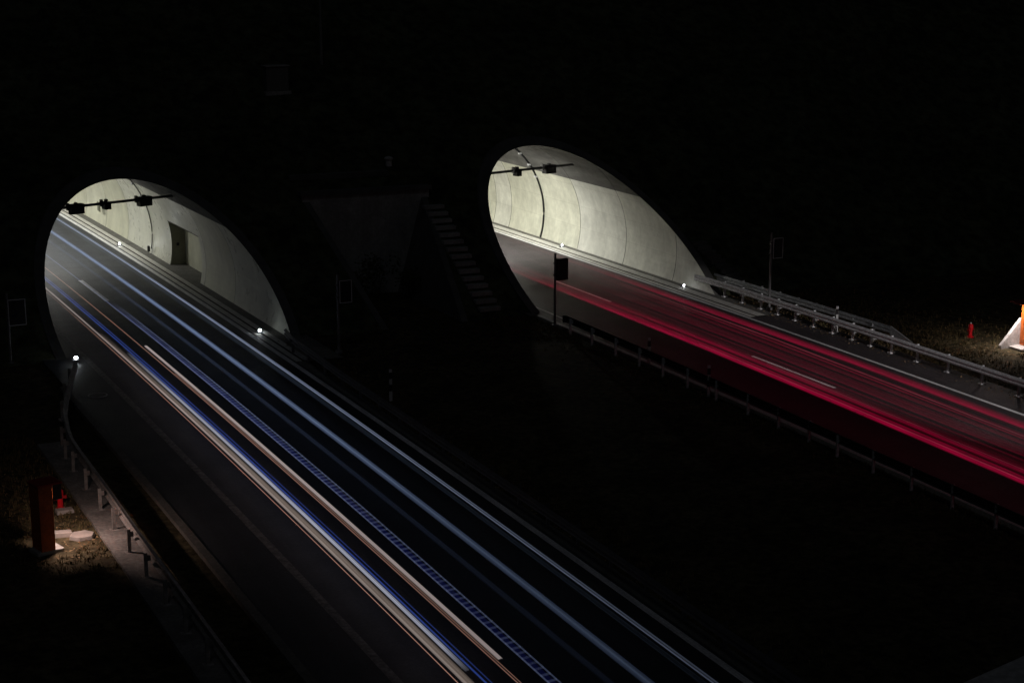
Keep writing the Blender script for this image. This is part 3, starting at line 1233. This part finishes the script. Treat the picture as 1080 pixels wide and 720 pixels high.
for y0, y1 in ((20, 150),):
    ys = frange(y0, y1, 1.5)
    lo = [(30, 15.22), (45, 15.34), (60, 15.40), (70, 15.42), (77, 15.40), (80.5, 15.42), (150, 15.40)]
    hi = [(30, 15.46), (45, 15.60), (60, 15.66), (70, 15.67), (80, 15.66), (90, 15.6), (150, 15.6)]
    for tab, mi in ((lo, 0), (hi, 0)):
        gl = [lerp_path([(25, .4), (40, .55), (60, .9), (80, 1.), (150, 1.)], y) * (1 if tab is lo else lerp_path([(60, .8), (74, .6), (78, 0.)], y)) for y in ys]
        mb.tube([(lerp_path(tab, y), y, H0) for y in ys], .02, 6, mi, True, gl)
    y = 22.
    while y < 78:
        gg = lerp_path([(25, .35), (40, .45), (60, .8), (72, .6), (78, .1)], y)
        a, b = lerp_path(lo, y), lerp_path(hi, y + .05)
        gg *= random.uniform(.35, .65)
        mb.tube([(a, y, H0), (b, y + .05, H0)], .03, 5, 0, True, [gg, gg])
        y += random.uniform(.30, .37)
    yy2 = frange(20, 80, 1.5)
    for o_ in (.06, .10, .14, .18):
        mb.tube([(lerp_path(lo, y) + o_, y, H0 - .03) for y in yy2], .02, 5, 1, True, [lerp_path([(30, .3), (60, 1.), (76, .5), (80, 0)], y) for y in yy2])
BL2 = emit('trail_violet_blue', (.42, .52, .92), .072, True, .08)
o = mb.build('light_trail', [BL2, NAVY], glow=True, fixn=False)
tag(o, 'ladder patterned flickering blue light trail between the two lanes', 'light trail', 'white and blue light trails on the left road')

trail('pinkish white light trail that starts abruptly in mid road', [
    (14.75, H0, .024, 34.2, 69.0, 0, FLAT), (14.79, H0 + .01, .024, 34.2, 69.0, 0, FLAT), (14.83, H0, .016, 34.2, 69.0, 0, [(a, b * .6) for a, b in FLAT])], [PINK])
trail('hair thin rust coloured light trail along the pinkish white one', [
    (14.60, H0, .011, 20, 120, 0, FLAT), (14.67, H0, .008, 20, 64, 0, FLAT)], [RUST])
trail('deep blue double light trail beside the bright white band', [
    (13.95, H0, .022, 20, 150, 0, FLAT), (14.07, H0, .015, 20, 150, 0, [(25, .3), (50, .5), (66, .9), (150, 1.)])], [DEEP])
trail('bright cool white light trail left of the deep blue one', [
    (13.80, H0, .028, 33.9, 68., 0, [(33.9, .1), (35.4, .8), (45, 1.), (60, .8), (66, .3), (68, .1)]), (13.85, H0 + .01, .028, 33.9, 68, 0, [(33.9, .1), (35.4, .6), (45, .8), (60, .6), (68, .1)])], [COOL])
trail('broad golden light trail on the near side of the left road', [
    (13.50 + .035 * i, H0 + (.012 if i % 2 else 0), .024, 20, 72, 0, [(25, .7), (45, 1.), (58, .9), (70, .25 if i != 2 else .8), (72, .1)]) for i in range(6)] + [
    (13.50, H0 + .02, .03, 20, 150, 1, [(25, .25), (50, .5), (60, .8), (150, .9)])], [GOLD, PINK])
trail('hair thin orange light trail outermost on the near side', [
    (13.37, H0, .011, 20, 150, 0, [(25, 1.), (70, 1.), (80, .4), (150, .2)])], [RUST])

# red trails on the right road: each a bundle of thin strands
REDB = emit('trail_red', (1., .004, .10), .052, True, .4)
REDT = emit('trail_pink_red', (1., .2, .28), .075, True, .4)
RG = 'red light trails on the right road'
RF = [(20, .55), (40, .8), (60, .85), (70, .55), (76, .3), (82, .1), (90, .03), (110, .0)]


def sc_(t, k):
    return [(a, b * k) for a, b in t]


PA = [(20, 34.5), (40, 34.9), (49, 35.12), (60, 35.36), (68, 35.43), (76, 35.56), (82, 35.8), (110, 36.3)]


def off(t, d):
    return [(a, b + d) for a, b in t]


trail('brightest red light trail nearest the near guard rail', [
    (off(PA, d), .7 + random.uniform(-.04, .04), r, 18, 100, 0, sc_(RF, g)) for d, r, g in
    ((-.03, .045, .6), (.05, .05, 1.), (.12, .05, .8), (.2, .045, .55), (.28, .045, .4), (.36, .03, .3), (-.09, .03, .35), (.46, .03, .2))] + [
    (off(PA, .03), .74, .010, 18, 60, 1, sc_(RF, .8))], [REDB, REDT], group=RG)
trail('second dimmer red light trail just beyond the brightest one', [
    (off(PA, d), .7 + random.uniform(-.04, .04), r, 18, 100, 0, sc_(RF, g)) for d, r, g in
    ((.58, .035, .3), (.70, .045, .6), (.78, .04, .5), (.90, .035, .3))] + [(off(PA, .76), .73, .008, 18, 56, 1, sc_(RF, .5))], [REDB, REDT], group=RG)
PC = [(20, 38.75), (45, 39.08), (55, 39.3), (63, 39.24), (70, 39.34), (76, 39.42), (110, 39.5)]
trail('red light trail alongside the white edge line', [
    (off(PC, d), .7 + random.uniform(-.05, .05), r, 18, 95, 0, sc_(RF, g)) for d, r, g in
    ((-.16, .04, .25), (-.08, .045, .45), (0, .05, .6), (.08, .05, .55), (.16, .045, .42), (.26, .035, .3), (.36, .03, .2))] + [
    ([(20, 38.0), (44, 38.3), (59, 38.8), (70, 38.85), (100, 39)], .7, .010, 18, 73, 1, sc_(RF, .8))], [REDB, REDT], group=RG)
trail('faint scattered red light trails over the middle of the road', [
    (off(PA, 1.05 + 2.75 * i / 29 + random.uniform(-.05, .05)), .66 + random.uniform(-.06, .08), random.uniform(.01, .035), 18, 86, 0, sc_(RF, random.uniform(.05, .34))) for i in range(30)], [REDB], group=RG)

# added lamp, unseen beyond the right edge, standing in for passing headlights
lp = thing('added_lamp', 'added lamp on a tall pole beyond the picture edge, standing in for passing headlights', 'added lamp', W(45.5, 12, -.1), heading(12))
mb = MB(False)
mb.lathe([(.16, 0), (.15, .5), (.09, .55), (.06, 8.6)], 14)
mb.build('pole', POLE, lp)
mb = MB(False)
mb.tube([(0, 0, 8.55), (-2.5, 0, 9.0), (-5.2, 0, 9.1)], [.06, .05, .045], 10)
mb.build('arm', POLE, lp)
mb = MB(False)
mb.box(-6., -5.2, -.2, .2, 9.03, 9.18)
mb.build('lamp_head', STEEL_D, lp, bevel=.03)
ld = bpy.data.lights.new('added_lamp_beam', 'SPOT')
ld.energy = 72000
ld.color = (1., .93, .93)
ld.spot_size = math.radians(10.5)
ld.spot_blend = .7
ld.shadow_soft_size = .18
lo_ = bpy.data.objects.new('added_lamp_beam', ld)
col.objects.link(lo_)
lo_.location = W(39.9, 12, 8.85)
lo_.rotation_euler = (W(40.5, 56, 0) - lo_.location).to_track_quat('-Z', 'Y').to_euler()

# ---------------------------------------------------------------- night sky, faint moonlight, camera
w = bpy.data.worlds.new('World')
sc.world = w
w.use_nodes = True
nt = w.node_tree
bg = nt.nodes['Background']
sky = nt.nodes.new('ShaderNodeTexSky')
sky.sky_type = 'NISHITA'
sky.sun_disc = False
sky.sun_elevation = math.radians(-4)
sky.sun_rotation = math.radians(120)
nt.links.new(sky.outputs[0], bg.inputs[0])
bg.inputs[1].default_value = .1

sl = bpy.data.lights.new('moonlight', 'SUN')
sl.energy = .03
sl.angle = math.radians(12)
sl.color = (.85, .92, 1.)
so = bpy.data.objects.new('moonlight', sl)
col.objects.link(so)
so.rotation_euler = (math.radians(38), 0, math.radians(-25))

cam = bpy.data.cameras.new('camera')
cam.lens = 60.
cam.sensor_width = 36.
cam.clip_end = 3000
co = bpy.data.objects.new('camera', cam)
col.objects.link(co)
co.location = (0, 0, 16.9709)
co.rotation_euler = (PI / 2 - .2309214, 0, -.4057196)
sc.camera = co

sc.view_settings.view_transform = 'Standard'
sc.view_settings.look = 'None'
sc.view_settings.exposure = 0
sc.view_settings.gamma = 1
sc.view_settings.use_curve_mapping = False
sc.render.engine = 'CYCLES'
sc.cycles.use_denoising = True
sc.cycles.max_bounces = 6
sc.cycles.transparent_max_bounces = 48
sc.cycles.diffuse_bounces = 4
sc.cycles.sample_clamp_indirect = 4.
sc.cycles.use_light_tree = True
